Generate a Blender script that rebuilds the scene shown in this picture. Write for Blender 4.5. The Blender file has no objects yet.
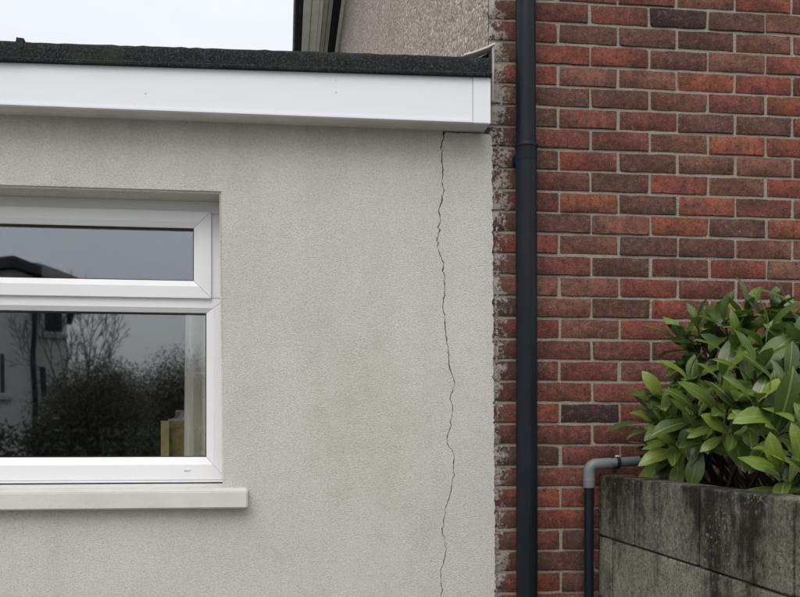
import bpy, bmesh, math, random
from mathutils import Vector, Matrix
R = math.radians
random.seed(7)
scene = bpy.context.scene
COL = scene.collection

# ------------------------------------------------------------------ camera
YAW = math.atan(97.5/880); SN, CS = math.sin(YAW), math.cos(YAW)
CAMY, CAMZ = -3.1, 1.25
cd = bpy.data.cameras.new('camera'); cam = bpy.data.objects.new('camera', cd); COL.objects.link(cam)
cam.location = (0, CAMY, CAMZ); cam.rotation_euler = (R(90), 0, -YAW)
cd.sensor_width = 36; cd.lens = 880/800*36; cd.shift_x = 0.0231; cd.shift_y = 0.169
cd.clip_start = 0.05; cd.clip_end = 2000
scene.camera = cam

# ------------------------------------------------------------------ world: even overcast
SUN_EL, SUN_AZ = 52, 200           # azimuth measured from +Y towards +X (behind the camera, a little left)
w = bpy.data.worlds.new('World'); scene.world = w; w.use_nodes = True
nt = w.node_tree; nt.nodes.clear()
out = nt.nodes.new('ShaderNodeOutputWorld')
sky = nt.nodes.new('ShaderNodeTexSky'); sky.sky_type = 'NISHITA'; sky.sun_disc = False
sky.sun_elevation = R(SUN_EL); sky.sun_rotation = R(SUN_AZ); sky.air_density = 1.0; sky.dust_density = 5.0
b1 = nt.nodes.new('ShaderNodeBackground'); b1.inputs['Strength'].default_value = 0.05
nt.links.new(sky.outputs['Color'], b1.inputs['Color'])
tc = nt.nodes.new('ShaderNodeTexCoord'); sep = nt.nodes.new('ShaderNodeSeparateXYZ')
nt.links.new(tc.outputs['Generated'], sep.inputs[0])
mr = nt.nodes.new('ShaderNodeMapRange'); mr.inputs[1].default_value = 0.0; mr.inputs[2].default_value = 1.0
mr.inputs[3].default_value = 0.62; mr.inputs[4].default_value = 1.25
nt.links.new(sep.outputs['Z'], mr.inputs[0])
nz = nt.nodes.new('ShaderNodeTexNoise'); nz.inputs['Scale'].default_value = 2.2; nz.inputs['Detail'].default_value = 5
mp = nt.nodes.new('ShaderNodeMapping'); mp.inputs['Scale'].default_value = (1, 1, 2.6)
nt.links.new(tc.outputs['Generated'], mp.inputs[0]); nt.links.new(mp.outputs[0], nz.inputs['Vector'])
mn = nt.nodes.new('ShaderNodeMapRange'); mn.inputs[1].default_value = 0.3; mn.inputs[2].default_value = 0.7
mn.inputs[3].default_value = 0.9; mn.inputs[4].default_value = 1.08
nt.links.new(nz.outputs['Fac'], mn.inputs[0])
mu = nt.nodes.new('ShaderNodeMath'); mu.operation = 'MULTIPLY'
nt.links.new(mr.outputs[0], mu.inputs[0]); nt.links.new(mn.outputs[0], mu.inputs[1])
b2 = nt.nodes.new('ShaderNodeBackground'); b2.inputs['Color'].default_value = (0.96, 0.973, 1.0, 1)
nt.links.new(mu.outputs[0], b2.inputs['Strength'])
ad = nt.nodes.new('ShaderNodeAddShader')
nt.links.new(b1.outputs[0], ad.inputs[0]); nt.links.new(b2.outputs[0], ad.inputs[1])
nt.links.new(ad.outputs[0], out.inputs['Surface'])

# ------------------------------------------------------------------ sun behind thick cloud
sd = bpy.data.lights.new('sun', 'SUN'); sd.energy = 1.25; sd.angle = R(40); sd.color = (1.0, 0.97, 0.93)
sun = bpy.data.objects.new('sun', sd); COL.objects.link(sun)
az, el = R(SUN_AZ), R(SUN_EL)
sdir = Vector((math.sin(az)*math.cos(el), math.cos(az)*math.cos(el), math.sin(el)))
sun.rotation_euler = sdir.to_track_quat('Z', 'Y').to_euler(); sun.location = sdir*30

vs = scene.view_settings
vs.view_transform = 'Standard'; vs.look = 'None'; vs.exposure = 0.0; vs.gamma = 1.0; vs.use_curve_mapping = False
scene.render.resolution_x = 1024; scene.render.resolution_y = 764

# ------------------------------------------------------------------ helpers
def at(x, y, Y):
    """photo pixel -> world point standing on the plane at depth Y"""
    W = Y - CAMY; t = (x-381.5)/880
    X = W*(SN+t*CS)/(CS-t*SN); d = X*SN+W*CS
    return Vector((X, Y, CAMZ+(434-y)*d/880))

class MB:
    def __init__(s): s.v = []; s.f = []
    def add(s, vs_, fs):
        o = len(s.v); s.v += [tuple(p) for p in vs_]; s.f += [tuple(i+o for i in f) for f in fs]; return s
    def box(s, a, b):
        x0, y0, z0 = [min(a[i], b[i]) for i in range(3)]; x1, y1, z1 = [max(a[i], b[i]) for i in range(3)]
        return s.add([(x0,y0,z0),(x1,y0,z0),(x1,y1,z0),(x0,y1,z0),(x0,y0,z1),(x1,y0,z1),(x1,y1,z1),(x0,y1,z1)],
                     [(0,3,2,1),(4,5,6,7),(0,1,5,4),(1,2,6,5),(2,3,7,6),(3,0,4,7)])
    def tube(s, pts, rad, n=12, cap=True):
        pts = [Vector(p) for p in pts]
        if not isinstance(rad, (list, tuple)): rad = [rad]*len(pts)
        t0 = (pts[1]-pts[0]).normalized(); u = t0.orthogonal().normalized()
        o = len(s.v)
        for i, p in enumerate(pts):
            if i == 0: t = pts[1]-p
            elif i == len(pts)-1: t = p-pts[i-1]
            else: t = (pts[i+1]-p).normalized()+(p-pts[i-1]).normalized()
            t.normalize(); u = (u-t*u.dot(t)).normalized(); v = t.cross(u)
            for k in range(n):
                a = 2*math.pi*k/n; s.v.append(tuple(p+(u*math.cos(a)+v*math.sin(a))*rad[i]))
        for i in range(len(pts)-1):
            for k in range(n):
                a = o+i*n+k; b = o+i*n+(k+1) % n; s.f.append((a, b, b+n, a+n))
        if cap:
            s.f.append(tuple(o+k for k in reversed(range(n)))); e = o+(len(pts)-1)*n; s.f.append(tuple(e+k for k in range(n)))
        return s
    def extrude(s, prof, p0, p1):
        """closed profile of (y,z) swept from p0 to p1 (mostly along X)"""
        n = len(prof); p0 = Vector(p0); p1 = Vector(p1)
        vs_ = [p0+Vector((0, a, b)) for a, b in prof]+[p1+Vector((0, a, b)) for a, b in prof]
        fs = [(i, (i+1) % n, n+(i+1) % n, n+i) for i in range(n)]+[tuple(range(n-1, -1, -1)), tuple(range(n, 2*n))]
        return s.add(vs_, fs)
    def mesh(s, name, mat, smooth=False, bevel=0, seg=2):
        me = bpy.data.meshes.new(name); me.from_pydata(s.v, [], s.f)
        bm = bmesh.new(); bm.from_mesh(me)
        bmesh.ops.recalc_face_normals(bm, faces=bm.faces)
        if bevel:
            es = [e for e in bm.edges if len(e.link_faces) == 2 and e.calc_face_angle(0) > 0.6]
            bmesh.ops.bevel(bm, geom=es, offset=bevel, segments=seg, affect='EDGES', clamp_overlap=True)
        bm.to_mesh(me); bm.free()
        if smooth:
            me.shade_smooth()
            if smooth != 'all': me.set_sharp_from_angle(angle=R(40))
        if mat: me.materials.append(mat)
        return me
    def build(s, name, mat, parent=None, **k): return link(name, s.mesh(name, mat, **k), parent)

def link(name, me, parent=None):
    o = bpy.data.objects.new(name, me); COL.objects.link(o)
    if parent: o.parent = parent
    return o
def tag(o, label=None, cat=None, group=None, kind=None):
    if label: o['label'] = label
    if cat: o['category'] = cat
    if group: o['group'] = group
    if kind: o['kind'] = kind
    return o
def empty(name, loc=(0, 0, 0)):
    """thing root; parts are modelled in world space, so the root stays unrotated and parts subtract its place"""
    o = bpy.data.objects.new(name, None); COL.objects.link(o); o.empty_display_size = .1; return o

# ------------------------------------------------------------------ materials
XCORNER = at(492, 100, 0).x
def lin(c):
    return tuple(((v/255)/12.92 if v/255 <= .04045 else ((v/255+.055)/1.055)**2.4) for v in c)
class Mat:
    def __init__(s, name, rough=0.8, spec=0.3):
        s.m = bpy.data.materials.new(name); s.m.use_nodes = True; s.t = s.m.node_tree; s.n = s.t.nodes
        s.p = s.n['Principled BSDF']; s.p.inputs['Roughness'].default_value = rough
        s.p.inputs['Specular IOR Level'].default_value = spec
        s.tc = s.n.new('ShaderNodeTexCoord'); s.co = s.tc.outputs['Object']
    def L(s, a, b): s.t.links.new(a, b)
    def mapping(s, scale=(1, 1, 1), loc=None, src=None):
        m = s.n.new('ShaderNodeMapping'); m.inputs['Scale'].default_value = scale
        if loc is not None: m.inputs['Location'].default_value = loc
        s.L(src or s.co, m.inputs[0]); return m.outputs[0]
    def noise(s, scale, detail=4, rough=.55, vec=None, dist=0):
        n = s.n.new('ShaderNodeTexNoise'); n.inputs['Scale'].default_value = scale
        n.inputs['Detail'].default_value = detail; n.inputs['Roughness'].default_value = rough
        n.inputs['Distortion'].default_value = dist
        s.L(vec or s.co, n.inputs['Vector']); return n.outputs['Fac']
    def voro(s, scale, vec=None, feature='F1', out='Distance'):
        n = s.n.new('ShaderNodeTexVoronoi'); n.inputs['Scale'].default_value = scale; n.feature = feature
        s.L(vec or s.co, n.inputs['Vector']); return n.outputs[out]
    def ramp(s, fac, stops):
        r = s.n.new('ShaderNodeValToRGB'); e = r.color_ramp.elements
        while len(e) < len(stops): e.new(.5)
        for q, (p, c) in zip(e, stops):
            q.position = p; q.color = (c, c, c, 1) if isinstance(c, (int, float)) else (*c[:3], 1)
        s.L(fac, r.inputs[0]); return r.outputs['Color']
    def mix(s, fac, a, b, mode='MIX'):
        m = s.n.new('ShaderNodeMix'); m.data_type = 'RGBA'; m.blend_type = mode
        for v, i in ((fac, 0), (a, 6), (b, 7)):
            if isinstance(v, (int, float)): m.inputs[i].default_value = v
            elif isinstance(v, tuple): m.inputs[i].default_value = (*v[:3], 1)
            else: s.L(v, m.inputs[i])
        return m.outputs[2]
    def math(s, op, a, b=0.0):
        m = s.n.new('ShaderNodeMath'); m.operation = op
        for v, i in ((a, 0), (b, 1)):
            if isinstance(v, (int, float)): m.inputs[i].default_value = v
            else: s.L(v, m.inputs[i])
        return m.outputs[0]
    def xyz(s, src=None):
        q = s.n.new('ShaderNodeSeparateXYZ'); s.L(src or s.co, q.inputs[0]); return q.outputs
    def col(s, c):
        if isinstance(c, tuple): s.p.inputs['Base Color'].default_value = (*c[:3], 1)
        else: s.L(c, s.p.inputs['Base Color'])
        return s
    def bump(s, h, dist=.005, strength=1.0):
        b = s.n.new('ShaderNodeBump'); b.inputs['Distance'].default_value = dist; b.inputs['Strength'].default_value = strength
        s.L(h, b.inputs['Height'])
        if s.p.inputs['Normal'].links: s.L(s.p.inputs['Normal'].links[0].from_socket, b.inputs['Normal'])
        s.L(b.outputs[0], s.p.inputs['Normal']); return s
    def rough(s, v): s.L(v, s.p.inputs['Roughness']); return s

def mat_render():
    m = Mat('wall_render', .93, .12)
    blot = m.noise(1.6, 5, .6); base = m.mix(m.ramp(blot, [(.3, 0.), (.7, 1.)]), (.565, .555, .515), (.635, .625, .585))
    # faint greenish damp streaks and patches with their own shapes
    st = m.noise(1.0, 5, .6, m.mapping((3.2, 3.2, .55), (3.1, 0, 1.7)))
    base = m.mix(m.ramp(st, [(.5, 0.), (.75, .4)]), base, (.49, .478, .425))
    base = m.mix(m.ramp(m.noise(3.1, 5, .65, m.mapping((1, 1, .7), (7, 0, 2))), [(.54, 0.), (.72, .45)]), base, (.48, .463, .40))
    q = m.xyz(); dx = m.math('MULTIPLY', m.math('SUBTRACT', q[0], .29), 3.2); dz = m.math('MULTIPLY', m.math('SUBTRACT', q[2], 1.27), 2.6)
    rr_ = m.math('ADD', m.math('ADD', m.math('MULTIPLY', dx, dx), m.math('MULTIPLY', dz, dz)), m.math('MULTIPLY', m.math('SUBTRACT', m.noise(4.5, 6, .7), .5), 2.4))
    base = m.mix(m.ramp(rr_, [(.1, .38), (.6, 0.)]), base, (.48, .46, .36))
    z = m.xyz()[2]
    top_streaks = m.math('MULTIPLY', m.ramp(m.noise(3, 5, .6, m.mapping((4, 4, .8))), [(.35, 0.), (.7, 1.)]),
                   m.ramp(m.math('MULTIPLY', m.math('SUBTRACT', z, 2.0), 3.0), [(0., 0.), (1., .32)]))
    base = m.mix(top_streaks, base, (.37, .355, .30))  # vertical streaks, darker towards the top of the wall
    g = m.noise(230, 4, .8)
    base = m.mix(m.ramp(g, [(.34, .6), (.49, 0.)]), base, (.27, .26, .22))
    base = m.mix(m.ramp(g, [(.54, 0.), (.7, .55)]), base, (.80, .785, .73))
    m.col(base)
    h = m.math('ADD', m.noise(230, 4, .85), m.math('MULTIPLY', m.voro(230), -.5))
    m.bump(m.noise(4, 4), .012, .5).bump(h, .0045, .8)
    return m.m
def mat_brick(island=False):
    m = Mat('brick_clay_loose' if island else 'brick_clay', .9, .15)
    oi = m.n.new('ShaderNodeObjectInfo')
    if island:
        ge = m.n.new('ShaderNodeNewGeometry'); rnd = ge.outputs['Random Per Island']
        base = m.ramp(rnd, [(0, (.1, .056, .046)), (.25, (.185, .06, .05)), (.5, (.27, .072, .055)), (.75, (.225, .098, .068)), (1, (.34, .1, .058))])
    else:
        rnd = oi.outputs['Random']; base = oi.outputs['Color']
    off = m.n.new('ShaderNodeCombineXYZ')
    m.L(m.math('MULTIPLY', rnd, 37.), off.inputs[0]); m.L(m.math('MULTIPLY', rnd, 11.), off.inputs[2])
    va = m.n.new('ShaderNodeVectorMath'); m.L(m.co, va.inputs[0]); m.L(off.outputs[0], va.inputs[1]); v = va.outputs[0]
    # burnt patches, streaks and grain
    base = m.mix(m.ramp(m.noise(9, 4, .6, v), [(.44, 0.), (.66, .75)]), base, (.075, .045, .04))
    base = m.mix(m.ramp(m.noise(7, 3, .6, m.mapping((1, 1, 2), (5, 2, 1), v)), [(.5, 0.), (.8, .5)]), base, (.19, .085, .058))
    base = m.mix(m.ramp(m.noise(1.0, 4, .7, m.mapping((26, 26, 110), None, v)), [(.5, 0.), (.8, .4)]), base, (.065, .035, .03))
    mo = m.noise(48, 5, .75, v)
    base = m.mix(m.ramp(mo, [(.37, .75), (.49, 0.)]), base, (.055, .034, .03))
    base = m.mix(m.ramp(mo, [(.53, 0.), (.68, .6)]), base, (.36, .16, .11))
    g = m.noise(190, 4, .8, v)
    base = m.mix(m.ramp(g, [(.32, .75), (.5, 0.)]), base, (.026, .019, .018))
    base = m.mix(m.ramp(g, [(.54, 0.), (.74, .55)]), base, (.33, .2, .16))
    # lime bloom specks
    sp = m.math('MULTIPLY', m.ramp(m.noise(190, 2, .6, v), [(.6, 0.), (.7, 1.)]), m.ramp(m.noise(14, 3, .6, v), [(.6, 0.), (.68, 1.)]))
    base = m.mix(m.math('MULTIPLY', sp, .8), base, (.62, .56, .5))
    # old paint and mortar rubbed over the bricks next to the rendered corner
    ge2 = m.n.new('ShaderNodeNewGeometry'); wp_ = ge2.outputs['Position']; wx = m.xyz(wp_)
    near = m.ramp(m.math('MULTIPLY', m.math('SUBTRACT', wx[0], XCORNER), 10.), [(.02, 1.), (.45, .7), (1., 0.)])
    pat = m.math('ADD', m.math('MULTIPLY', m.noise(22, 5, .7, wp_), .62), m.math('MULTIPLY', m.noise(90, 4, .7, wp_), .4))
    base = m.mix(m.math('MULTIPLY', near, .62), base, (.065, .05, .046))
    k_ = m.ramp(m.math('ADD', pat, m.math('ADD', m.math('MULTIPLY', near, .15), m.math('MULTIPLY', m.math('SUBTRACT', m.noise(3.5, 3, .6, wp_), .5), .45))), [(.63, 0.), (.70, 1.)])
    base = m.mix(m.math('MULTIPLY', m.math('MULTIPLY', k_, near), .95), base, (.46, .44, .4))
    m.col(base)
    m.bump(m.noise(24, 4, .6, v), .007, .6).bump(m.math('ADD', g, m.math('MULTIPLY', m.noise(70, 3, .6, v), .8)), .005, 1.0)
    return m.m
def mat_mortar():
    m = Mat('mortar', .95, .1)
    b = m.mix(m.noise(6, 4), (.29, .27, .215), (.43, .40, .33))
    g = m.noise(240, 3, .7)
    b = m.mix(m.ramp(g, [(.35, .6), (.5, 0.)]), b, (.12, .11, .09)); b = m.mix(m.ramp(g, [(.56, 0.), (.7, .8)]), b, (.66, .63, .56))
    m.col(b); m.bump(m.noise(40, 4), .009, .8).bump(g, .007, 1.0); return m.m
def mat_smear():
    m = Mat('mortar_smear', .95, .1)
    g = m.noise(120, 4, .7)
    m.col(m.mix(m.ramp(g, [(.35, 0.), (.65, 1.)]), (.13, .1, .085), (.5, .475, .43))); m.bump(g, .006, 1); return m.m
def mat_pebble():
    m = Mat('pebbledash', .9, .2)
    v = m.voro(60); cc = m.xyz(m.voro(60, None, 'F1', 'Color'))[0]
    b = m.ramp(cc, [(0, (.27, .23, .195)), (.5, (.42, .36, .305)), (.85, (.5, .435, .38)), (1, (.75, .7, .64))])
    b = m.mix(m.ramp(v, [(.45, 0.), (.85, .5)]), b, (.2, .17, .145))
    b = m.mix(m.ramp(m.noise(1.3, 5, .6), [(.45, 0.), (.75, .4)]), b, (.24, .21, .17))
    m.col(b); m.bump(m.math('SUBTRACT', m.noise(40, 4, .7), v), .012, .8); return m.m
def mat_pvc(name='pvc_white', c=(.72, .735, .755), dirt=.25):
    m = Mat(name, .32, .45)
    d = m.ramp(m.noise(2.2, 6, .65, m.mapping((1, 1, 2.2))), [(.45, 0.), (.8, dirt)])
    b = m.mix(d, c, tuple(v*.72 for v in c[:2])+(c[2]*.62,))
    sp = m.math('MULTIPLY', m.ramp(m.noise(60, 3, .6), [(.68, 0.), (.78, .6)]), .35)
    m.col(m.mix(sp, b, (.35, .33, .28))); m.bump(m.noise(3, 3), .004, .25)
    m.rough(m.ramp(m.noise(5, 4), [(.3, .28), (.8, .48)])); return m.m
def mat_felt():
    m = Mat('roofing_felt', .9, .2)
    g = m.noise(150, 3, .75)
    b = m.ramp(g, [(.3, (.006, .007, .008)), (.52, (.02, .023, .025)), (.66, (.06, .066, .066)), (.8, (.16, .165, .155))])
    b = m.mix(m.ramp(m.noise(5, 5, .65), [(.48, 0.), (.75, .55)]), b, (.045, .052, .036))
    m.col(b); m.bump(m.noise(9, 4), .02, .6).bump(g, .008, 1.0); return m.m
def mat_plain(name, c, rough=.6, spec=.3, var=.25, sc=8, bd=.002):
    m = Mat(name, rough, spec); n = m.noise(sc, 5, .6)
    m.col(m.mix(m.ramp(n, [(.3, 0.), (.75, 1.)]), c, tuple(v*(1-var) for v in c))); m.bump(m.noise(sc*6, 3), bd, .5); return m.m
def mat_downpipe():
    m = Mat('black_pipe_plastic', .38, .18)
    d = m.ramp(m.noise(5, 5, .65, m.mapping((3, 3, .7))), [(.45, 0.), (.8, .45)])
    b = m.mix(d, (.0085, .0115, .017), (.022, .028, .037))
    b = m.mix(m.ramp(m.noise(120, 2), [(.72, 0.), (.78, .3)]), b, (.2, .2, .19)); m.col(b)
    m.rough(m.ramp(m.noise(8, 4), [(.3, .32), (.8, .55)])); m.bump(m.noise(7, 3), .002, .3); return m.m
def mat_block():
    m = Mat('concrete_block', .95, .12)
    oi = m.n.new('ShaderNodeObjectInfo')
    ge = m.n.new('ShaderNodeNewGeometry'); wp_ = ge.outputs['Position']
    b = m.mix(m.ramp(m.noise(7, 5, .65, wp_), [(.3, 0.), (.7, 1.)]), (.17, .16, .13), (.35, .33, .275))
    b = m.mix(1.0, b, oi.outputs['Color'], 'MULTIPLY')
    g2 = m.noise(60, 5, .85, wp_)
    b = m.mix(m.ramp(g2, [(.36, .8), (.49, 0.)]), b, (.045, .043, .033)); b = m.mix(m.ramp(g2, [(.53, 0.), (.66, .6)]), b, (.36, .345, .3))
    g = m.noise(130, 4, .8, wp_)
    b = m.mix(m.ramp(g, [(.34, .8), (.5, 0.)]), b, (.03, .03, .024)); b = m.mix(m.ramp(g, [(.53, 0.), (.7, .8)]), b, (.46, .44, .385))
    # black algae runs from the top, patchy, with greenish rims
    st = m.math('ADD', m.math('MULTIPLY', m.noise(1.0, 6, .7, m.mapping((6, 6, 1.6), (2, 1, 0), wp_)), .6), m.math('MULTIPLY', m.noise(30, 6, .75, wp_), .4))
    top_ = m.ramp(m.math('MULTIPLY', m.math('SUBTRACT', m.xyz(wp_)[2], .6), 1.6), [(.15, 0.), (.42, .35), (.8, 1.)])
    sm_ = m.math('ADD', st, m.math('MULTIPLY', top_, .10))
    b = m.mix(m.ramp(sm_, [(.49, 0.), (.58, .5)]), b, (.075, .076, .042)); b = m.mix(m.ramp(sm_, [(.555, 0.), (.63, .88)]), b, (.018, .018, .014))
    li = m.math('MULTIPLY', m.ramp(m.noise(60, 4, .7, wp_), [(.55, 0.), (.64, 1.)]), m.ramp(m.noise(6, 4, .6, wp_), [(.48, 0.), (.62, .7)]))
    b = m.mix(li, b, (.42, .41, .36))
    m.col(b); m.bump(m.noise(14, 4, .55, wp_), .014, .7).bump(g, .009, 1.0); return m.m
def mat_leaf():
    m = Mat('laurel_leaf', .36, .5)
    oi = m.n.new('ShaderNodeObjectInfo'); base = oi.outputs['Color']
    q = m.xyz(); ax = m.math('ABSOLUTE', q[0])
    base = m.mix(m.ramp(m.noise(28, 3), [(.4, 0.), (.78, .45)]), base, (.05, .085, .016))
    # side veins sloping forward, and the pale midrib
    ph = m.math('ADD', m.math('MULTIPLY', q[1], 95*2*math.pi), m.math('MULTIPLY', ax, -480.))
    vein = m.math('SINE', ph)
    base = m.mix(m.ramp(vein, [(.8, 0.), (1., .025)]), base, (.10, .16, .045))
    rib = m.ramp(m.math('MULTIPLY', ax, 100.), [(.10, 1.), (.2, 0.)])
    base = m.mix(m.math('MULTIPLY', rib, .75), base, (.2, .27, .09))
    va = m.n.new('ShaderNodeVectorMath'); off = m.n.new('ShaderNodeCombineXYZ'); m.L(m.math('MULTIPLY', oi.outputs['Random'], 23.), off.inputs[0])
    m.L(m.co, va.inputs[0]); m.L(off.outputs[0], va.inputs[1])
    base = m.mix(m.ramp(m.noise(70, 3, .6, va.outputs[0]), [(.7, 0.), (.76, .8)]), base, (.09, .06, .02))
    base = m.mix(m.ramp(m.noise(16, 3, .6, va.outputs[0]), [(.55, 0.), (.8, .5)]), base, (.16, .19, .03))
    ge = m.n.new('ShaderNodeNewGeometry')
    base = m.mix(m.math('MULTIPLY', ge.outputs['Backfacing'], .55), base, (.12, .19, .07))
    m.col(base)
    m.bump(m.math('ADD', m.math('MULTIPLY', vein, .08), m.noise(40, 3)), .0012, .6)
    m.rough(m.ramp(m.noise(30, 3), [(.3, .26), (.8, .42)]))
    # a little light passes through a leaf
    tr = m.n.new('ShaderNodeBsdfTranslucent'); m.L(m.mix(.5, base, (.12, .2, .02)), tr.inputs[0])
    mx = m.n.new('ShaderNodeMixShader'); mx.inputs[0].default_value = .16
    o = m.n['Material Output']; m.L(m.p.outputs[0], mx.inputs[1]); m.L(tr.outputs[0], mx.inputs[2]); m.L(mx.outputs[0], o.inputs[0])
    return m.m
def mat_foliage(name, a, b):
    m = Mat(name, .6, .3); ge = m.n.new('ShaderNodeNewGeometry')
    m.col(m.ramp(ge.outputs['Random Per Island'], [(0, a), (1, b)])); return m.m
def mat_glass():
    m = bpy.data.materials.new('window_glass'); m.use_nodes = True; t = m.node_tree; n = t.nodes; n.clear()
    o = n.new('ShaderNodeOutputMaterial'); mx = n.new('ShaderNodeMixShader')
    tr = n.new('ShaderNodeBsdfTransparent'); tr.inputs[0].default_value = (.93, .95, .95, 1)
    gl = n.new('ShaderNodeBsdfGlossy'); gl.inputs['Roughness'].default_value = 0.02; gl.inputs[0].default_value = (.86, .93, 1, 1)
    lw = n.new('ShaderNodeLayerWeight'); lw.inputs[0].default_value = .5
    pw = n.new('ShaderNodeMath'); pw.operation = 'POWER'; pw.inputs[1].default_value = 5
    ma = n.new('ShaderNodeMath'); ma.operation = 'MULTIPLY_ADD'; ma.inputs[1].default_value = .9; ma.inputs[2].default_value = .155
    t.links.new(lw.outputs['Facing'], pw.inputs[0]); t.links.new(pw.outputs[0], ma.inputs[0]); t.links.new(ma.outputs[0], mx.inputs[0])
    tc = n.new('ShaderNodeTexCoord'); nz = n.new('ShaderNodeTexNoise'); nz.inputs['Scale'].default_value = 2.5; nz.inputs['Detail'].default_value = 1
    t.links.new(tc.outputs['Object'], nz.inputs['Vector'])
    bp = n.new('ShaderNodeBump'); bp.inputs['Distance'].default_value = .0012; bp.inputs['Strength'].default_value = .5
    t.links.new(nz.outputs['Fac'], bp.inputs['Height']); t.links.new(bp.outputs[0], gl.inputs['Normal'])
    t.links.new(tr.outputs[0], mx.inputs[1]); t.links.new(gl.outputs[0], mx.inputs[2]); t.links.new(mx.outputs[0], o.inputs[0])
    return m

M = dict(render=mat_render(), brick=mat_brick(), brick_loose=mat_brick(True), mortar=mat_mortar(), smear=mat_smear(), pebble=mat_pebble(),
         pvc=mat_pvc(), fascia=mat_pvc('fascia_pvc', (.715, .74, .78), .15), felt=mat_felt(), pipe=mat_downpipe(), block=mat_block(), leaf=mat_leaf(), glass=mat_glass(),
         soffit=mat_plain('soffit_board', (.68, .67, .62), .6, .3, .35, 6), gasket=mat_plain('rubber_gasket', (.015, .015, .016), .6),
         greypipe=mat_plain('grey_waste_plastic', (.19, .2, .21), .45, .4, .3, 12), sill=mat_plain('painted_sill', (.60, .592, .55), .7, .2, .15, 9, .002),
         lead=mat_plain('flashing_strip', (.72, .71, .67), .5, .4, .4, 20), rooftile=mat_plain('dark_roof_tile', (.075, .073, .077), .8, .2, .4, 3),
         eave=mat_plain('eave_board', (.84, .84, .82), .55, .3, .2, 4), eavedark=mat_plain('eave_shade_grey', (.52, .52, .51), .6, .3, .3, 4), chip=mat_plain('bounce_chippings', (.52, .51, .5), .95, .1, .4, 60, .02),
         soil=mat_plain('soil', (.035, .026, .018), .95, .1, .6, 30, .02), bark=mat_plain('bark', (.07, .055, .04), .9, .15, .5, 40, .006),
         greybark=mat_plain('grey_bark', (.09, .08, .07), .9, .15, .4, 20, .006),
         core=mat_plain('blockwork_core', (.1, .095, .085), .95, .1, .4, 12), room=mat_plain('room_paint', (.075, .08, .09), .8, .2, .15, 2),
         curtain=mat_plain('curtain_cloth', (.82, .77, .67), .9, .1, .15, 10), card=mat_plain('tan_card', (.42, .33, .1), .8, .2, .3, 9),
         paper=mat_plain('white_paper', (.7, .69, .65), .8, .2, .1, 20), tarmac=mat_plain('tarmac', (.06, .06, .06), .9, .2, .4, 40, .01),
         paving=mat_plain('concrete_paving', (.27, .26, .235), .9, .2, .35, 5, .01), housewall=mat_plain('pale_house_wall', (.78, .75, .68), .9, .1, .2, 2),
         darkglass=mat_plain('dark_window', (.02, .022, .026), .15, .5, .3, 2, .0),
         shrubfol=mat_foliage('evergreen_leaves', (.07, .068, .042), (.21, .19, .125)), hedgefol=mat_foliage('hedge_leaves', (.05, .055, .03), (.13, .13, .07)),
         grass=mat_plain('grass_ground', (.05, .075, .025), .95, .1, .5, 30, .03))

# ------------------------------------------------------------------ ground
g = MB().add([(-300, -300, 0), (300, -300, 0), (300, 300, 0), (-300, 300, 0)], [(0, 1, 2, 3)]).build('ground', M['grass']); tag(g, kind='structure')
g = MB().box((-9, -7.5, -.05), (9, 0.1, .012)).build('driveway', M['paving']); tag(g, kind='structure')
g = MB().box((-80, -14.5, -.05), (80, -9.0, .008)).build('road', M['tarmac']); tag(g, kind='structure')
g = MB().box((-80, -9.0, -.05), (80, -7.5, .12)).build('pavement', M['paving']); tag(g, kind='structure')

# ------------------------------------------------------------------ key lines
RY = -0.014                                        # face of the rendered wall (brick face is Y = 0)
XC = at(492, 100, 0).x                             # left corner of the brick front
ZE = 6.45                                          # eaves of the house
# ================================================================== THE BRICK HOUSE
house = tag(empty('brick_house'), 'red brick house front with roughcast side wall rising behind the flat roof', 'house')
HX1 = 4.6
# mortar backing, set back behind the brick faces
mor = MB().box((XC-.011, .0045, 0), (HX1, .3, ZE)).build('front_wall', M['mortar'], house)
BP, BC = .225, .0765
def brick_mesh(L, H, seed):
    rn = random.Random(seed); D = .05
    nx = 5
    ring = [(-L/2+L*i/nx, -H/2) for i in range(nx+1)]+[(L/2-L*i/nx, H/2) for i in range(nx+1)]
    ring = [(x+rn.uniform(-.0022, .0022), z+rn.uniform(-.0015, .0015)) for x, z in ring]
    # round or chip the corners
    n = len(ring); c = rn.uniform(.0015, .004)
    pts = []
    for i, (x, z) in enumerate(ring):
        if i in (0, nx, nx+1, 2*nx+1):
            k = c*rn.uniform(.5, 1.8)
            sx = 1 if x < 0 else -1; sz = 1 if z < 0 else -1
            a, b = (x+sx*k, z), (x, z+sz*k)
            pts += [b, a] if i in (0, nx+1) else [a, b]
        else: pts.append((x, z))
    n = len(pts); mb = MB(); vs_ = []
    for sc, y in ((1, D), (1, .002), (0, 0)):
        for x, z in pts:
            if sc: vs_.append((x, y, z))
            else:
                e = .002
                vs_.append((x-math.copysign(min(e, abs(x)*.3), x), rn.uniform(-.0008, .0012), z-math.copysign(min(e, abs(z)*.3), z)))
    fs = []
    for k in range(2):
        for i in range(n):
            a = k*n+i; b = k*n+(i+1) % n; fs.append((a, b, b+n, a+n))
    fs.append(tuple(range(2*n, 3*n)))
    mb.add(vs_, fs); return mb.mesh('brick', M['brick'], smooth=True)
MORT = .0105
STR = [brick_mesh(BP-MORT, BC-MORT, s) for s in range(12)]
BAT = [brick_mesh(.118, BC-MORT, 50+s) for s in range(4)]
PAL = {'K': (.034, .027, .031), 'D': (.115, .060, .049), 'M': (.178, .060, .048), 'R': (.255, .072, .051), 'O': (.292, .092, .055), 'N': (.218, .098, .068)}
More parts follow.
